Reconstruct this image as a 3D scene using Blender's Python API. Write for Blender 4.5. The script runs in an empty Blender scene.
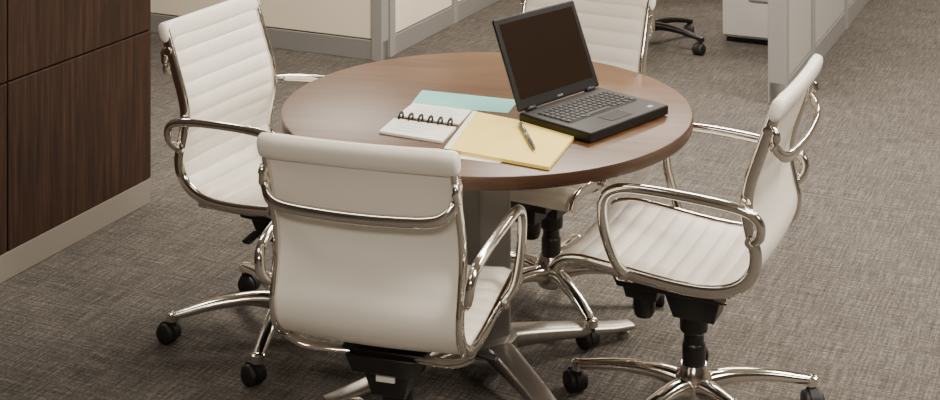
import bpy, math, random
from mathutils import Vector, Matrix
random.seed(4)
F=1450.0; H=1.95; YH=-330.0; CX=470.0
def unproj(px,py,z=0.0):
    Y=F*(H-z)/(py-YH); return Vector(((px-CX)*Y/F,Y,z))
TH=math.radians(24.5)
U=Vector((math.sin(TH),math.cos(TH),0)); VL=Vector((-math.cos(TH),math.sin(TH),0))
# ---------------------------------------------------------------- materials
def mat(name,col,rough=.5,metal=0,spec=.5,coat=0):
    m=bpy.data.materials.new(name); m.use_nodes=True
    b=m.node_tree.nodes['Principled BSDF']
    b.inputs['Base Color'].default_value=(*col,1); b.inputs['Roughness'].default_value=rough
    b.inputs['Metallic'].default_value=metal; b.inputs['Specular IOR Level'].default_value=spec
    b.inputs['Coat Weight'].default_value=coat
    return m
def N(m,t,**k):
    n=m.node_tree.nodes.new(t)
    for a,b in k.items(): setattr(n,a,b)
    return n
def L(m,a,b): m.node_tree.links.new(a,b)
def coords(m,scale,rot=(0,0,0)):
    tc=N(m,'ShaderNodeTexCoord'); mp=N(m,'ShaderNodeMapping',vector_type='POINT')
    r=N(m,'ShaderNodeMapping'); r.inputs['Rotation'].default_value=rot
    L(m,tc.outputs['Object'],r.inputs['Vector']); L(m,r.outputs['Vector'],mp.inputs['Vector'])
    mp.inputs['Scale'].default_value=scale
    return mp.outputs['Vector']
def noise(m,vec,scale,detail=4,rough=.6):
    n=N(m,'ShaderNodeTexNoise'); n.inputs['Scale'].default_value=scale; n.inputs['Detail'].default_value=detail
    n.inputs['Roughness'].default_value=rough; L(m,vec,n.inputs['Vector']); return n.outputs['Fac']
def ramp(m,fac,stops):
    r=N(m,'ShaderNodeValToRGB'); e=r.color_ramp.elements
    e[0].position=stops[0][0]; e[0].color=(*stops[0][1],1)
    e[1].position=stops[-1][0]; e[1].color=(*stops[-1][1],1)
    for p,c in stops[1:-1]:
        x=e.new(p); x.color=(*c,1)
    L(m,fac,r.inputs['Fac']); return r.outputs['Color']
def math_(m,op,a,b):
    n=N(m,'ShaderNodeMath',operation=op)
    for i,v in enumerate((a,b)):
        if isinstance(v,(int,float)): n.inputs[i].default_value=v
        else: L(m,v,n.inputs[i])
    return n.outputs[0]
def bsdf(m): return m.node_tree.nodes['Principled BSDF']
def bump(m,h,strength,dist=.002):
    b=N(m,'ShaderNodeBump'); b.inputs['Strength'].default_value=strength; b.inputs['Distance'].default_value=dist
    L(m,h,b.inputs['Height']); L(m,b.outputs['Normal'],bsdf(m).inputs['Normal'])

# carpet
M_carpet=mat('carpet_tweed',(.2,.18,.15),.95,spec=.1)
m=M_carpet
a=noise(m,coords(m,(7,150,1),(0,0,TH)),1,3,.6)
b=noise(m,coords(m,(150,7,1),(0,0,TH)),1,3,.6)
c=noise(m,coords(m,(1,1,1)),110,2,.6)
d=noise(m,coords(m,(1,1,1)),1.6,2,.5)
s=math_(m,'ADD',math_(m,'MULTIPLY',a,.32),math_(m,'MULTIPLY',b,.32))
s=math_(m,'ADD',s,math_(m,'MULTIPLY',c,.29))
s=math_(m,'ADD',s,math_(m,'MULTIPLY',d,.07))
L(m,ramp(m,s,[(.36,(.033,.030,.0265)),(.5,(.086,.077,.068)),(.64,(.198,.180,.160))]),bsdf(m).inputs['Base Color'])
bump(m,s,.6,.004)
def wood(name,c0,c1,c2,scale,rot,rough,sc=4,coat=0,spec=.5):
    m=mat(name,c1,rough,coat=coat,spec=spec)
    n=noise(m,coords(m,scale,rot),sc,6,.65)
    n2=noise(m,coords(m,tuple(x*3.5 for x in scale),rot),sc,4,.7)
    s=math_(m,'ADD',math_(m,'MULTIPLY',n,.6),math_(m,'MULTIPLY',n2,.4))
    L(m,ramp(m,s,[(.33,c0),(.5,c1),(.68,c2)]),bsdf(m).inputs['Base Color'])
    return m
M_table=wood('walnut_laminate',(.050,.020,.006),(.095,.042,.014),(.150,.075,.029),(1,16,1),(0,0,math.radians(12)),.34,2.2,spec=.30)
M_edge=wood('walnut_edge_band',(.024,.010,.004),(.044,.019,.008),(.066,.031,.014),(1,1,18),(0,0,0),.4,4)
M_cab=wood('dark_walnut_veneer',(.010,.0044,.0025),(.028,.0125,.0068),(.068,.033,.018),(16,16,.6),(0,0,0),.42,3,spec=.4)
M_carc=mat('cabinet_carcass_black',(.005,.004,.003),.7)
M_base=mat('brushed_plinth_metal',(.235,.208,.180),.5,.2)
M_trim=mat('partition_trim_metal',(.30,.285,.27),.5,.2)
M_trimd=mat('partition_base_metal',(.25,.238,.225),.5,.2)
M_panel=mat('partition_fabric_cream',(.76,.67,.54),.9,spec=.2)
m=M_panel; bump(m,noise(m,coords(m,(1,1,1)),400,2),.3,.001)
M_panelg=mat('partition_panel_grey',(.36,.34,.315),.7)
M_leather=mat('white_leather',(.90,.85,.76),.38,spec=.45)
m=M_leather; bump(m,noise(m,coords(m,(1,1,1)),260,3),.12,.001)
M_chrome=mat('polished_aluminium',(.83,.79,.74),.11,1)
M_alu=mat('satin_aluminium',(.40,.37,.335),.34,.9)
M_black=mat('black_plastic',(.008,.0075,.0075),.35)
M_blackr=mat('black_rubber',(.010,.009,.009),.6)
M_blackm=mat('black_mesh_fabric',(.02,.02,.02),.85)
M_col=mat('table_column_grey',(.25,.235,.215),.45,.3)
M_lap=mat('laptop_shell',(.006,.0055,.0055),.45,spec=.3)
M_key=mat('laptop_keys',(.010,.0095,.0095),.5,spec=.35)
M_keyb=mat('laptop_key_well',(.003,.003,.003),.6,spec=.3)
M_screen=mat('laptop_screen_glass',(.020,.012,.008),.12)
M_led=mat('logo_blank_silver',(.4,.4,.4),.3,.8)
M_yel=mat('legal_pad_yellow',(.94,.74,.19),.8)
M_white=mat('paper_white',(.88,.86,.80),.8)
M_teal=mat('paper_teal',(.22,.58,.53),.8)
M_ink=mat('ink_grey',(.28,.28,.30),.8)
M_pen=mat('pen_barrel',(.02,.02,.025),.25)
M_ceil=mat('ceiling_tile_white',(.66,.62,.56),.9)
M_wall=mat('wall_paint_warm',(.30,.265,.225),.85)
M_ped=mat('cabinet_grey_paint',(.52,.50,.48),.5)
M_lens=mat('light_diffuser',(.9,.9,.88),.6)

# ---------------------------------------------------------------- mesh helpers
def mk(name,vs,fs,m,parent=None,smooth=False,loc=None):
    me=bpy.data.meshes.new(name); me.from_pydata([tuple(v) for v in vs],[],fs); me.update()
    import bmesh
    bm=bmesh.new(); bm.from_mesh(me); bmesh.ops.recalc_face_normals(bm,faces=bm.faces); bm.to_mesh(me); bm.free()
    me.materials.append(m)
    if smooth:
        for p in me.polygons: p.use_smooth=True
    o=bpy.data.objects.new(name,me); bpy.context.collection.objects.link(o)
    if parent: o.parent=parent
    if loc: o.location=loc
    return o
def bevel(o,w,seg=2):
    b=o.modifiers.new('bevel','BEVEL'); b.width=w; b.segments=seg; b.limit_method='ANGLE'; b.angle_limit=.6
    return o
def empty(name,loc=(0,0,0),rz=0):
    e=bpy.data.objects.new(name,None); bpy.context.collection.objects.link(e)
    e.location=loc; e.rotation_euler=(0,0,rz); e.empty_display_size=.1; return e
def box(name,c,s,m,parent=None,bv=0,rz=0):
    vs=[];R=Matrix.Rotation(rz,3,'Z')
    for x in(-.5,.5):
        for y in(-.5,.5):
            for z in(-.5,.5): vs.append(R@Vector((x*s[0],y*s[1],z*s[2]))+Vector(c))
    fs=[(0,1,3,2),(4,6,7,5),(0,4,5,1),(2,3,7,6),(0,2,6,4),(1,5,7,3)]
    o=mk(name,vs,fs,m,parent)
    if bv: bevel(o,bv)
    return o
def catmull(pts,n=8):
    P=[Vector(p) for p in pts]; P=[P[0]*2-P[1]]+P+[P[-1]*2-P[-2]]; out=[]
    for i in range(1,len(P)-2):
        for k in range(n):
            t=k/n; p0,p1,p2,p3=P[i-1:i+3]
            out.append(.5*((2*p1)+(p2-p0)*t+(2*p0-5*p1+4*p2-p3)*t*t+(3*p1-p0-3*p2+p3)*t**3))
    out.append(P[-2]); return out
def sweep_geo(path,wh,up=(0,0,1),seg=14,pw=2.0,caps=True):
    up=Vector(up); vs=[];fs=[];n=len(path)
    def sp(v): return math.copysign(abs(v)**(2/pw),v)
    prev=None
    for i,p in enumerate(path):
        t=(path[min(i+1,n-1)]-path[max(i-1,0)]).normalized()
        s=t.cross(up)
        if s.length<.05 and prev: s=prev
        s.normalize()
        if prev and s.dot(prev)<0: s=-s
        prev=s; nn=s.cross(t).normalized()
        f=i/(n-1)*(len(wh)-1); k=min(int(f),len(wh)-2) if len(wh)>1 else 0; f-=k
        w,h=[wh[k][j]*(1-f)+wh[min(k+1,len(wh)-1)][j]*f for j in(0,1)]
        for q in range(seg):
            a=2*math.pi*q/seg
            vs.append(p+s*w*sp(math.cos(a))+nn*h*sp(math.sin(a)))
    for i in range(n-1):
        for q in range(seg):
            fs.append((i*seg+q,i*seg+(q+1)%seg,(i+1)*seg+(q+1)%seg,(i+1)*seg+q))
    if caps: fs.append(tuple(range(seg))); fs.append(tuple(range((n-1)*seg,n*seg)))
    return vs,fs
def merge(gs):
    V=[];Fs=[]
    for v,f in gs:
        o=len(V); V+=list(v); Fs+=[tuple(i+o for i in x) for x in f]
    return V,Fs
def lathe_geo(prof,seg=28,c=(0,0,0),axis='Z'):
    vs=[];fs=[];n=len(prof);c=Vector(c)
    for r,z in prof:
        for q in range(seg):
            a=2*math.pi*q/seg; x,y=r*math.cos(a),r*math.sin(a)
            v={'Z':Vector((x,y,z)),'Y':Vector((x,z,y)),'X':Vector((z,x,y))}[axis]; vs.append(v+c)
    for i in range(n-1):
        for q in range(seg): fs.append((i*seg+q,i*seg+(q+1)%seg,(i+1)*seg+(q+1)%seg,(i+1)*seg+q))
    fs.append(tuple(range(seg))); fs.append(tuple(range((n-1)*seg,n*seg)))
    return vs,fs
def rotg(g,a,off=(0,0,0)):
    R=Matrix.Rotation(a,3,'Z'); off=Vector(off); return [R@Vector(v)+off for v in g[0]],g[1]
def smooth_by_angle(o,deg=40):
    for p in o.data.polygons: p.use_smooth=True
    try:
        o.data.set_sharp_from_angle(angle=math.radians(deg))
    except Exception: pass
    return o

# ---------------------------------------------------------------- chair meshes (local: faces +x, hub at origin)
PROF=[(-.276,.927),(-.252,.86),(-.224,.78),(-.201,.71),(-.195,.65),(-.206,.59),(-.217,.54),(-.207,.495),(-.17,.457),(-.11,.437),(-.03,.434),(.06,.440),(.16,.450),(.235,.455),(.285,.444),(.305,.420)]
pc=catmull([(x,0,z) for x,z in PROF],10)
def resample(pc,step):
    L_=[0]
    for i in range(1,len(pc)): L_.append(L_[-1]+(pc[i]-pc[i-1]).length)
    n=int(L_[-1]/step); out=[]
    j=0
    for k in range(n+1):
        s=L_[-1]*k/n
        while j<len(pc)-2 and L_[j+1]<s: j+=1
        f=(s-L_[j])/max(1e-9,L_[j+1]-L_[j]); out.append((s,pc[j].lerp(pc[j+1],f)))
    return out
RS=resample(pc,.004)
def pnorm(i):
    t=(RS[min(i+1,len(RS)-1)][1]-RS[max(i-1,0)][1]).normalized(); return Vector((-t.z,0,t.x)),t
HW=.209
def sling_geo():
    cols=[-1,-.97,-.88,-.7,-.5,-.25,0,.25,.5,.7,.88,.97,1]; nc=len(cols); vs=[];fs=[]
    n=len(RS)
    for side in(1,-1):
        for i,(s,p) in enumerate(RS):
            nn,t=pnorm(i)
            for c in cols:
                sag=.008*(1-c*c)
                e=min(1,(1-abs(c))/.12)
                if side==1:
                    ph=abs(math.sin(math.pi*s/.046))**.45
                    off=.003+(.007+.006*ph)*(.35+.65*e)
                else: off=-.006
                vs.append(p+nn*(off-sag)+Vector((0,c*HW,0)))
    def I(sd,i,j): return sd*n*nc+i*nc+j
    for i in range(n-1):
        for j in range(nc-1):
            fs.append((I(0,i,j),I(0,i,j+1),I(0,i+1,j+1),I(0,i+1,j)))
            fs.append((I(1,i,j),I(1,i+1,j),I(1,i+1,j+1),I(1,i,j+1)))
        fs.append((I(0,i,0),I(0,i+1,0),I(1,i+1,0),I(1,i,0)))
        fs.append((I(0,i,nc-1),I(1,i,nc-1),I(1,i+1,nc-1),I(0,i+1,nc-1)))
    for j in range(nc-1):
        fs.append((I(0,0,j),I(1,0,j),I(1,0,j+1),I(0,0,j+1)))
        fs.append((I(0,n-1,j),I(0,n-1,j+1),I(1,n-1,j+1),I(1,n-1,j)))
    return vs,fs
def endcap_sweep(y0,y1,center,nn,tt,hn,ht,pw=2.6,seg=20):
    vs=[];fs=[]
    ys=[y0,y0+.003,y0+.010]+[y0+(y1-y0)*k/10 for k in range(1,10)]+[y1-.010,y1-.003,y1]
    sc=[.55,.82,1]+[1]*9+[1,.82,.55]
    for y,f in zip(ys,sc):
        for q in range(seg):
            a=2*math.pi*q/seg; ca,sa=math.cos(a),math.sin(a)
            ca=math.copysign(abs(ca)**(2/pw),ca); sa=math.copysign(abs(sa)**(2/pw),sa)
            sag=.005*(1-((2*(y-y0)/(y1-y0))-1)**2)
            vs.append(center+nn*(hn*ca*f-sag)+tt*ht*sa*f+Vector((0,y,0)))
    n=len(ys)
    for i in range(n-1):
        for q in range(seg): fs.append((i*seg+q,i*seg+(q+1)%seg,(i+1)*seg+(q+1)%seg,(i+1)*seg+q))
    fs.append(tuple(range(seg))); fs.append(tuple(range((n-1)*seg,n*seg)))
    return vs,fs
def at_z(z):
    for i,(s,p) in enumerate(RS):
        if p.z<=z: return i
RY=.2175
def rail_geo(y):
    path=[p+Vector((0,y,0)) for s,p in RS if s>.02][::3]
    return sweep_geo(path,[(.016,.0085)],up=(0,1,0),seg=14,pw=2.8)
def bx(c,s,tp=1.0):
    vs=[]
    for z in(-.5,.5):
        k=1 if z>0 else tp
        for x,y in((-.5,-.5),(.5,-.5),(.5,.5),(-.5,.5)): vs.append(Vector((c[0]+x*s[0]*k,c[1]+y*s[1]*k,c[2]+z*s[2])))
    return vs,[(0,3,2,1),(4,5,6,7),(0,1,5,4),(1,2,6,5),(2,3,7,6),(3,0,4,7)]
def build_chair_meshes():
    g={}
    g['sling_seat_and_back']=(sling_geo(),M_leather)
    nn,t=pnorm(6); c=RS[7][1]
    g['head_roll']=(endcap_sweep(-.232,.232,c-nn*.001,nn,t,.017,.030),M_leather)
    nn,t=pnorm(len(RS)-5); c=RS[-4][1]
    g['front_roll']=(endcap_sweep(-.211,.211,c,nn,t,.013,.016,2.0),M_leather)
    g['side_rails']=(merge([rail_geo(-RY),rail_geo(RY)]),M_chrome)
    x0=RS[at_z(.84)][1].x; x1=RS[at_z(.78)][1].x
    h=[(x0-.012,.219,.852),(x0-.022,.2225,.840),(x1-.038,.220,.812),(x1-.052,.203,.788),(x1-.060,.165,.776),(x1-.066,.08,.772)]
    pts=[(x,-y,z) for x,y,z in h]+[(x1-.068,0,.771)]+h[::-1]
    g['back_spreader_bar']=(sweep_geo(catmull(pts,6),[(.009,.0135)],up=(0,0,1)),M_chrome)
    arms=[]
    for sy in(-1,1):
        pts=[(-.206,.220,.578),(-.218,.232,.582),(-.233,.241,.602),(-.231,.247,.636),(-.192,.251,.660),(-.08,.257,.672),(.06,.262,.676),(.125,.263,.666),(.157,.262,.632),(.154,.259,.56),(.130,.250,.485),(.110,.228,.449)]
        arms.append(sweep_geo(catmull([(x,sy*y,z) for x,y,z in pts],7),[(.0125,.0115)],up=(0,1,0)))
    g['armrests']=(merge(arms),M_chrome)
    sp=[]
    for x,z in((-.13,.437),(.12,.444)):
        pts=[(x,-RY-.004,z-.012),(x,-.18,z-.030),(x*.8,-.11,z-.044),(x*.6,0,z-.048),(x*.8,.11,z-.044),(x,.18,z-.030),(x,RY+.004,z-.012)]
        sp.append(sweep_geo(catmull(pts,5),[(.016,.007)],up=(0,0,1),pw=3))
    for sy in(-1,1):
        sp.append(lathe_geo([(.004,-.006),(.016,-.005),(.016,.005),(.004,.006)],16,(.115,sy*.232,.449),'Y'))
        sp.append(lathe_geo([(.004,-.006),(.014,-.005),(.014,.005),(.004,.006)],16,(-.207,sy*.228,.577),'Y'))
        sp.append(lathe_geo([(.004,-.006),(.012,-.005),(.012,.005),(.004,.006)],16,(x0-.006,sy*.226,.850),'Y'))
    g['seat_spider']=(merge(sp),M_chrome)
    mech=[bx((.04,0,.368),(.33,.17,.048),.88),bx((-.01,0,.318),(.16,.12,.085),.68),bx((-.01,0,.394),(.20,.20,.014))]
    mech.append(bx((.135,0,.330),(.11,.085,.06),.75))
    mech.append(lathe_geo([(.003,-.04),(.024,-.038),(.030,-.02),(.030,.02),(.022,.035),(.003,.037)],18,(.135,0,.285),'Z'))
    mech.append(sweep_geo(catmull([(.03,-.07,.37),(.03,-.14,.366),(.03,-.20,.358)],4),[(.006,.006)],up=(0,0,1)))
    mech.append(sweep_geo(catmull([(.03,-.18,.361),(.03,-.235,.352)],4),[(.016,.006)],up=(0,0,1)))
    mech.append(lathe_geo([(.030,.115),(.030,.20),(.026,.205),(.026,.23),(.036,.235),(.038,.30)],24))
    g['tilt_mechanism']=(merge(mech),M_black)
    g['mechanism_label']=(bx((-.083,0,.332),(.006,.045,.024)),M_white)
    hub=[lathe_geo([(.028,.050),(.040,.056),(.048,.075),(.050,.10),(.046,.125),(.038,.140),(.033,.150)],28)]
    cas=[]
    for k in range(5):
        a=2*math.pi*k/5
        leg=sweep_geo(catmull([(.025,0,.097),(.10,0,.108),(.20,0,.102),(.285,0,.086),(.330,0,.078)],5),[(.028,.026),(.023,.019),(.020,.015),(.018,.013),(.016,.010)],up=(0,0,1),pw=2.5,seg=16)
        hub.append(rotg(leg,a))
        hub.append(rotg(lathe_geo([(.010,.062),(.019,.066),(.019,.086),(.012,.090)],16,(.322,0,0)),a))
        ca=random.uniform(0,6.28)
        prts=[]
        for sy in(-1,1):
            prts.append(lathe_geo([(.004,sy*.005),(.026,sy*.006),(.029,sy*.010),(.029,sy*.022),(.025,sy*.026),(.004,sy*.027)],22,(-.016,0,.029),'Y'))
        prts.append(lathe_geo([(.010,-.012),(.0315,-.011),(.0315,.011),(.010,.012)],22,(-.016,0,.0317),'Y'))
        prts.append(lathe_geo([(.010,.03),(.010,.068)],12,(0,0,0)))
        cg=rotg(merge(prts),ca)
        cas.append(rotg(([Vector(v)+Vector((.322,0,0)) for v in cg[0]],cg[1]),a))
    g['star_base']=(merge(hub),M_chrome)
    g['casters']=(merge(cas),M_blackr)
    return g
G=build_chair_meshes()
def chair_parts(over={},skip=()):
    out={}
    for k,(gg,m) in G.items():
        if k in skip: continue
        o=mk(k,gg[0],gg[1],over.get(k,m),None,True)
        smooth_by_angle(o,45)
        if k in('tilt_mechanism',): bevel(o,.003)
        out[k]=o
    return out
proto=chair_parts(); first=True
def place_chair(name,loc,facing,base_deg):
    global first
    ang=math.atan2(facing[1],facing[0])
    e=empty(name,(loc[0],loc[1],0),ang)
    for k,o in proto.items():
        q=o if first else bpy.data.objects.new(k,o.data)
        if not first:
            bpy.context.collection.objects.link(q)
            for md in o.modifiers:
                if md.type=='BEVEL': bevel(q,md.width)
        q.parent=e
        if k in('star_base','casters'): q.rotation_euler=(0,0,math.radians(base_deg)-ang)
    first=False
    return e
place_chair('office_chair',(-.170,3.40),(.28,.96),40)
place_chair('office_chair',(-.545,4.27),(.89,-.455),48)
place_chair('office_chair',(.582,3.77),(-.905,.425),10)
place_chair('office_chair',(.250,4.47),(-.5,-.87),0)

# ---------------------------------------------------------------- table
TC=Vector((.046,4.03,0)); TR=.568
t=empty('round_meeting_table',TC)
o=mk('table_top',*lathe_geo([(.001,.702),(TR-.012,.702),(TR-.002,.706),(TR,.711),(TR,.733),(TR-.002,.7385),(TR-.006,.740),(.001,.740)],128),M_table,t,True); smooth_by_angle(o,30)
o.data.materials.append(M_edge)
for p in o.data.polygons:
    if abs(p.normal.z)<.7: p.material_index=1
o=mk('mount_plate',*lathe_geo([(.20,.695),(.20,.702)],40),M_col,t,True); smooth_by_angle(o,30)
box('column_body',(0,0,.398),(.105,.105,.60),M_col,t,.012,math.radians(30))
legs=[]
for k in range(4):
    leg=sweep_geo(catmull([(.0,0,.085),(.10,0,.082),(.25,0,.062),(.40,0,.038),(.48,0,.030)],5),[(.045,.028),(.042,.024),(.036,.018),(.030,.012),(.024,.009)],up=(0,0,1),pw=3.2,seg=20)
    legs.append(rotg(leg,math.radians(28+90*k)))
    legs.append(rotg(lathe_geo([(.018,0),(.018,.012),(.006,.014),(.006,.03)],16,(.455,0,0)),math.radians(28+90*k)))
o=mk('table_base_legs',*merge(legs),M_alu,t,True); smooth_by_angle(o,45)
o=mk('base_collar',*lathe_geo([(.085,.07),(.085,.105),(.07,.112)],32),M_alu,t,True); smooth_by_angle(o,30)

# ---------------------------------------------------------------- laptop
lw,ld=.338,.245
la=math.radians(46)
lp=empty('laptop',(.335,3.901,.740),la)
o=box('base_shell',(0,0,.0165),(lw,ld,.027),M_lap,lp,.005)
box('key_well',(0,.022,.0304),(.285,.115,.0016),M_keyb,lp)
keys=[]
for r in range(6):
    nk=15 if r<5 else 9
    y=.070-r*.0185
    for k in range(nk):
        w=.0165 if r<5 else (.0165 if k!=4 else .10)
        if r<5: x=-.133+k*.019
        else: x=[-.133,-.114,-.095,-.076,-.010,.056,.076,.107,.133][k]
        keys.append((x,y,w))
V=[];Fc=[]
for x,y,w in keys:
    n=len(V); h=.0155
    for z,k in((.031,1),(.0335,.82)):
        for sx,sy in((-1,-1),(1,-1),(1,1),(-1,1)): V.append((x+sx*w/2*k,y+sy*h/2*k,z))
    Fc+=[(n,n+3,n+2,n+1),(n+4,n+5,n+6,n+7)]+[(n+i,n+(i+1)%4,n+4+(i+1)%4,n+4+i) for i in range(4)]
mk('keys',V,Fc,M_key,lp)
box('touchpad',(-.01,-.078,.0304),(.085,.048,.001),M_keyb,lp)
box('palm_mark',(.12,-.095,.0304),(.018,.012,.0008),M_led,lp)
for sx in(-1,1):
    mk('hinge_%d'%(1 if sx<0 else 2),*lathe_geo([(.003,-.018),(.007,-.017),(.007,.017),(.003,.018)],14,(sx*.125,ld/2-.004,.032),'X'),M_lap,lp,True)
box('feet',(0,0,.0015),(lw-.06,ld-.05,.003),M_blackr,lp)
lid=bpy.data.objects.new('lid',None); bpy.context.collection.objects.link(lid); lid.parent=lp
lid.location=(0,ld/2-.004,.033); lid.rotation_euler=(math.radians(-23),0,0)
lh=.248
box('lid_shell',(0,.004,lh/2),(lw,.010,lh),M_lap,lid,.004)
box('display',(0,-.0012,lh/2+.006),(lw-.034,.0012,lh-.045),M_screen,lid)
box('bezel_mark',(0,-.0012,.0095),(.022,.001,.005),M_led,lid)
# ---------------------------------------------------------------- papers on table
def sheet(name,quad,z,th,m,parent=None):
    q=[unproj(x,y,z+th) for x,y in quad]
    vs=[Vector((p.x,p.y,z)) for p in q]+[Vector((p.x,p.y,z+th)) for p in q]
    return mk(name,vs,[(3,2,1,0),(4,5,6,7)]+[(i,(i+1)%4,4+(i+1)%4,4+i) for i in range(4)],m,parent)
T=.740
sheet('loose_paper',[(466,148),(507,159),(499,163),(457,158)],T+.0001,.0008,M_white)
pad=empty('yellow_legal_pad')
sheet('page_stack',[(473,111),(578,131.5),(549,167),(444,148)],T+.0012,.008,M_yel,pad)
sheet('top_binding',[(473,110.5),(477,111.2),(449,149.2),(444,148)],T+.0094,.0012,M_white,pad)
nb=empty('ring_notebook')
sheet('back_cover',[(422,90),(519,100),(508,113),(411,104)],T+.0001,.001,M_teal,nb)
sheet('upper_page',[(413,103),(472,110),(459,124),(397,115)],T+.0012,.004,M_white,nb)
sheet('lower_page',[(394,118),(456,127),(442,141),(379,131)],T+.0002,.006,M_white,nb)
rings=[]
for k in range(6):
    f=k/5; p=unproj(401+f*49,117.2+f*6.6,T+.008)
    ax=(unproj(456,127,T)-unproj(394,118,T)).normalized()
    per=Vector((-ax.y,ax.x,0))
    pts=[]
    for j in range(17):
        a=2*math.pi*j/16; pts.append(Vector(p)+per*.013*math.cos(a)+Vector((0,0,.009*math.sin(a)+.003)))
    rings.append(sweep_geo(pts,[(.0045,.0022)],up=tuple(ax),seg=8))
mk('binding_rings',*merge(rings),M_black,nb,True)
lines=[]
def lerp2(a,b,f): return (a[0]*(1-f)+b[0]*f,a[1]*(1-f)+b[1]*f)
for (q,zz) in (([(413,103),(472,110),(459,124),(397,115)],T+.0054),([(394,118),(456,127),(442,141),(379,131)],T+.0063)):
    for r in range(4):
        f=.2+.17*r
        a0=lerp2(lerp2(q[0],q[3],f),lerp2(q[1],q[2],f),.12); b0=lerp2(lerp2(q[0],q[3],f),lerp2(q[1],q[2],f),random.uniform(.6,.88))
        A=unproj(*a0,zz);B=unproj(*b0,zz); w=Vector((0,.0012,0))
        lines.append(([A-w,B-w,B+w,A+w],[(0,1,2,3)]))
mk('ruled_marks',*merge(lines),M_ink,nb)
A=unproj(520,123,T+.0155);B=unproj(535,150,T+.0155)
pn=empty('ballpoint_pen')
mk('barrel',*sweep_geo([A.lerp(B,f) for f in(0,.05,.3,.45,.47,.9,.97,1)],[(.003,.003),(.0055,.0055),(.0055,.0055),(.0055,.0055),(.0055,.0055),(.005,.005),(.002,.002),(.001,.001)],up=(0,0,1)),M_pen,pn,True)
mk('grip_ring',*sweep_geo([A.lerp(B,f) for f in(.42,.50)],[(.006,.006)],up=(0,0,1)),M_led,pn,True)
mk('pocket_clip',*sweep_geo([A.lerp(B,.03)+Vector((.0,0,.0062)),A.lerp(B,.32)+Vector((0,0,.0064))],[(.0015,.0008)],up=(0,0,1)),M_chrome,pn,True)

# ---------------------------------------------------------------- wood cabinet (left)
A=Vector((-1.171,5.305,0)); ang=math.atan2(U.y,U.x)
cab=empty('wood_storage_cabinet',A,ang)
Lc=3.71; Hc=1.25
box('carcass',(-Lc/2,.25+.012,(.09+Hc)/2),(Lc-.004,.50,Hc-.09-.004),M_carc,cab)
box('plinth',(-Lc/2,.25,.0455),(Lc,.50,.089),M_base,cab,.002)
g=.006
for i in range(5):
    for j,(z0,z1) in enumerate(((.092,.630),(.637,Hc))):
        x1=-i*.742-.001; x0=-(i+1)*.742+g
        box('door_panel_%d'%(i*2+j+1),((x0+x1)/2,.008,(z0+z1)/2),(x1-x0,.018,z1-z0),M_cab,cab,.0015)
box('end_panel',(.004,.255,(.092+Hc)/2),(.016,.50,Hc-.092),M_cab,cab,.0015)
box('cabinet_top',(-Lc/2,.25,Hc+.012),(Lc+.03,.54,.024),M_cab,cab,.002)

# ---------------------------------------------------------------- partitions
def partition(name,origin,direction,length,thick_dir,thick=.07,height=1.35,pm=M_panel,starts=(0,)):
    a=math.atan2(direction.y,direction.x); e=empty(name,origin,a)
    perp=Vector((-math.sin(a),math.cos(a),0)); sg=1 if perp.dot(thick_dir)>0 else -1
    cy=sg*thick/2
    box('base_rail',(length/2,cy,.05),(length,thick-.004,.10),M_trimd,e,.003)
    box('top_rail',(length/2,cy,height),(length,thick+.006,.04),M_trim,e,.004)
    xs=list(starts)
    for k,x in enumerate(xs):
        box('post_%d'%(k+1),(x+.03,cy,height/2),(.06,thick+.004,height),M_trim,e,.003)
    xs2=xs+[length]
    for k in range(len(xs)):
        x0=xs2[k]+.064;x1=xs2[k+1]-.003
        if x1-x0<.03: continue
        for j,(z0,z1) in enumerate(((.105,.62),(.626,height-.022))):
            box('panel_%d'%(k*2+j+1),((x0+x1)/2,cy,(z0+z1)/2),(x1-x0,thick-.014,z1-z0),pm,e,.004)
    return e
C1=unproj(382,62)
VR=-VL
partition('office_partition',C1,VL,3.6,U,starts=[0,1.55,2.8])
partition('office_partition',C1+U*.085,U,2.6,VL,starts=[.0,.75,1.5,2.25])
C2=unproj(786,106)
partition('office_partition',C2,U,3.6,VL,thick=.08,pm=M_panelg,starts=[.0,.60,1.5,2.4,3.3])
Bk=unproj(690,-4)
partition('office_partition',Bk-VR*1.2,VR,1.66,U,starts=[0,.8])
pd_o=unproj(722,42)
dk=empty('file_cabinet',pd_o,math.atan2(VR.y,VR.x))
box('body',(.20,.26,.31),(.40,.50,.56),M_ped,dk,.004)
box('kick_plate',(.20,.27,.0175),(.37,.46,.035),M_blackm,dk)
for k,(z0,z1) in enumerate(((.045,.27),(.276,.43),(.436,.585))):
    box('drawer_%d'%(k+1),(.20,.002,(z0+z1)/2),(.388,.018,z1-z0),M_ped,dk,.003)
    box('pull_%d'%(k+1),(.20,-.012,z1-.03),(.11,.012,.012),M_trim,dk,.002)
box('top_cushion',(.20,.26,.615),(.40,.50,.05),M_blackm,dk,.012)
# dark task chair in the background
over={k:M_blackm for k in G}; over.update({'star_base':M_black,'casters':M_blackr,'armrests':M_black,'side_rails':M_black})
tcm=chair_parts(over,('mechanism_label',))
te=empty('task_chair',(.91,7.55,0),math.radians(250))
for k,o in tcm.items():
    o.parent=te
    if k in('star_base','casters'): o.rotation_euler=(0,0,math.radians(-36-250))

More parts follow.
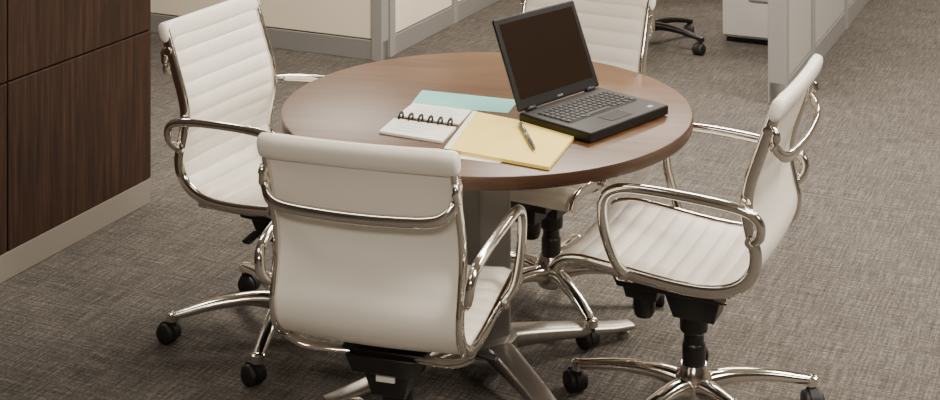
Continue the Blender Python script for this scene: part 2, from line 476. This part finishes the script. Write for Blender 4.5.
# ---------------------------------------------------------------- room shell
def quadbox(name,x0,x1,y0,y1,z0,z1,m): return box(name,((x0+x1)/2,(y0+y1)/2,(z0+z1)/2),(x1-x0,y1-y0,z1-z0),m)
X0,X1,Y0,Y1,ZC=-6,7,-3.5,13,2.8
quadbox('floor',X0,X1,Y0,Y1,-.1,0,M_carpet)
quadbox('ceiling',X0,X1,Y0,Y1,ZC,ZC+.1,M_ceil)
quadbox('wall_back',X0,X1,Y1,Y1+.1,0,ZC,M_wall)
quadbox('wall_front',X0,X1,Y0-.1,Y0,0,ZC,M_wall)
quadbox('wall_left',X0-.1,X0,Y0,Y1,0,ZC,M_wall)
quadbox('wall_right',X1,X1+.1,Y0,Y1,0,ZC,M_wall)
quadbox('baseboard_right',X1-.015,X1,Y0,Y1,0,.1,M_trimd)
quadbox('baseboard_back',X0,X1,Y1-.015,Y1,0,.1,M_trimd)
def clight(x,y,e,sx=1.2,sy=.6):
    f=empty('ceiling_light_panel',(x,y,ZC),TH*-1)
    box('housing',(0,0,-.012),(sx+.04,sy+.04,.022),M_trim,f)
    box('diffuser',(0,0,-.026),(sx,sy,.006),M_lens,f)
    l=bpy.data.lights.new('tube_light','AREA'); l.shape='RECTANGLE'; l.size=sx; l.size_y=sy; l.energy=e; l.color=(1,.91,.79)
    lo=bpy.data.objects.new('tube_light',l); bpy.context.collection.objects.link(lo); lo.parent=f; lo.location=(0,0,-.032)
for x,y,e in((-2.2,5.8,60),(.6,5.6,145),(3.0,5.2,180),(-1.4,2.4,15),(1.5,2.4,105),(-1.2,8.6,105),(1.8,8.6,100),(4.4,8.6,130),(-.2,-.4,120),(3.8,2.0,55)):  # panel just behind the camera is an added fill for the near chair's back
    clight(x,y,e)
w=bpy.data.worlds.new('world'); bpy.context.scene.world=w; w.use_nodes=True
w.node_tree.nodes['Background'].inputs[0].default_value=(.9,.85,.78,1); w.node_tree.nodes['Background'].inputs[1].default_value=.3
# ---------------------------------------------------------------- camera
cd=bpy.data.cameras.new('camera'); cam=bpy.data.objects.new('camera',cd); bpy.context.collection.objects.link(cam)
cam.location=(0,0,H); cam.rotation_euler=(math.pi/2,0,0)
cd.sensor_width=36; cd.lens=36*F/940; cd.shift_x=0; cd.shift_y=-(200-YH)/940; cd.clip_start=.05
bpy.context.scene.camera=cam
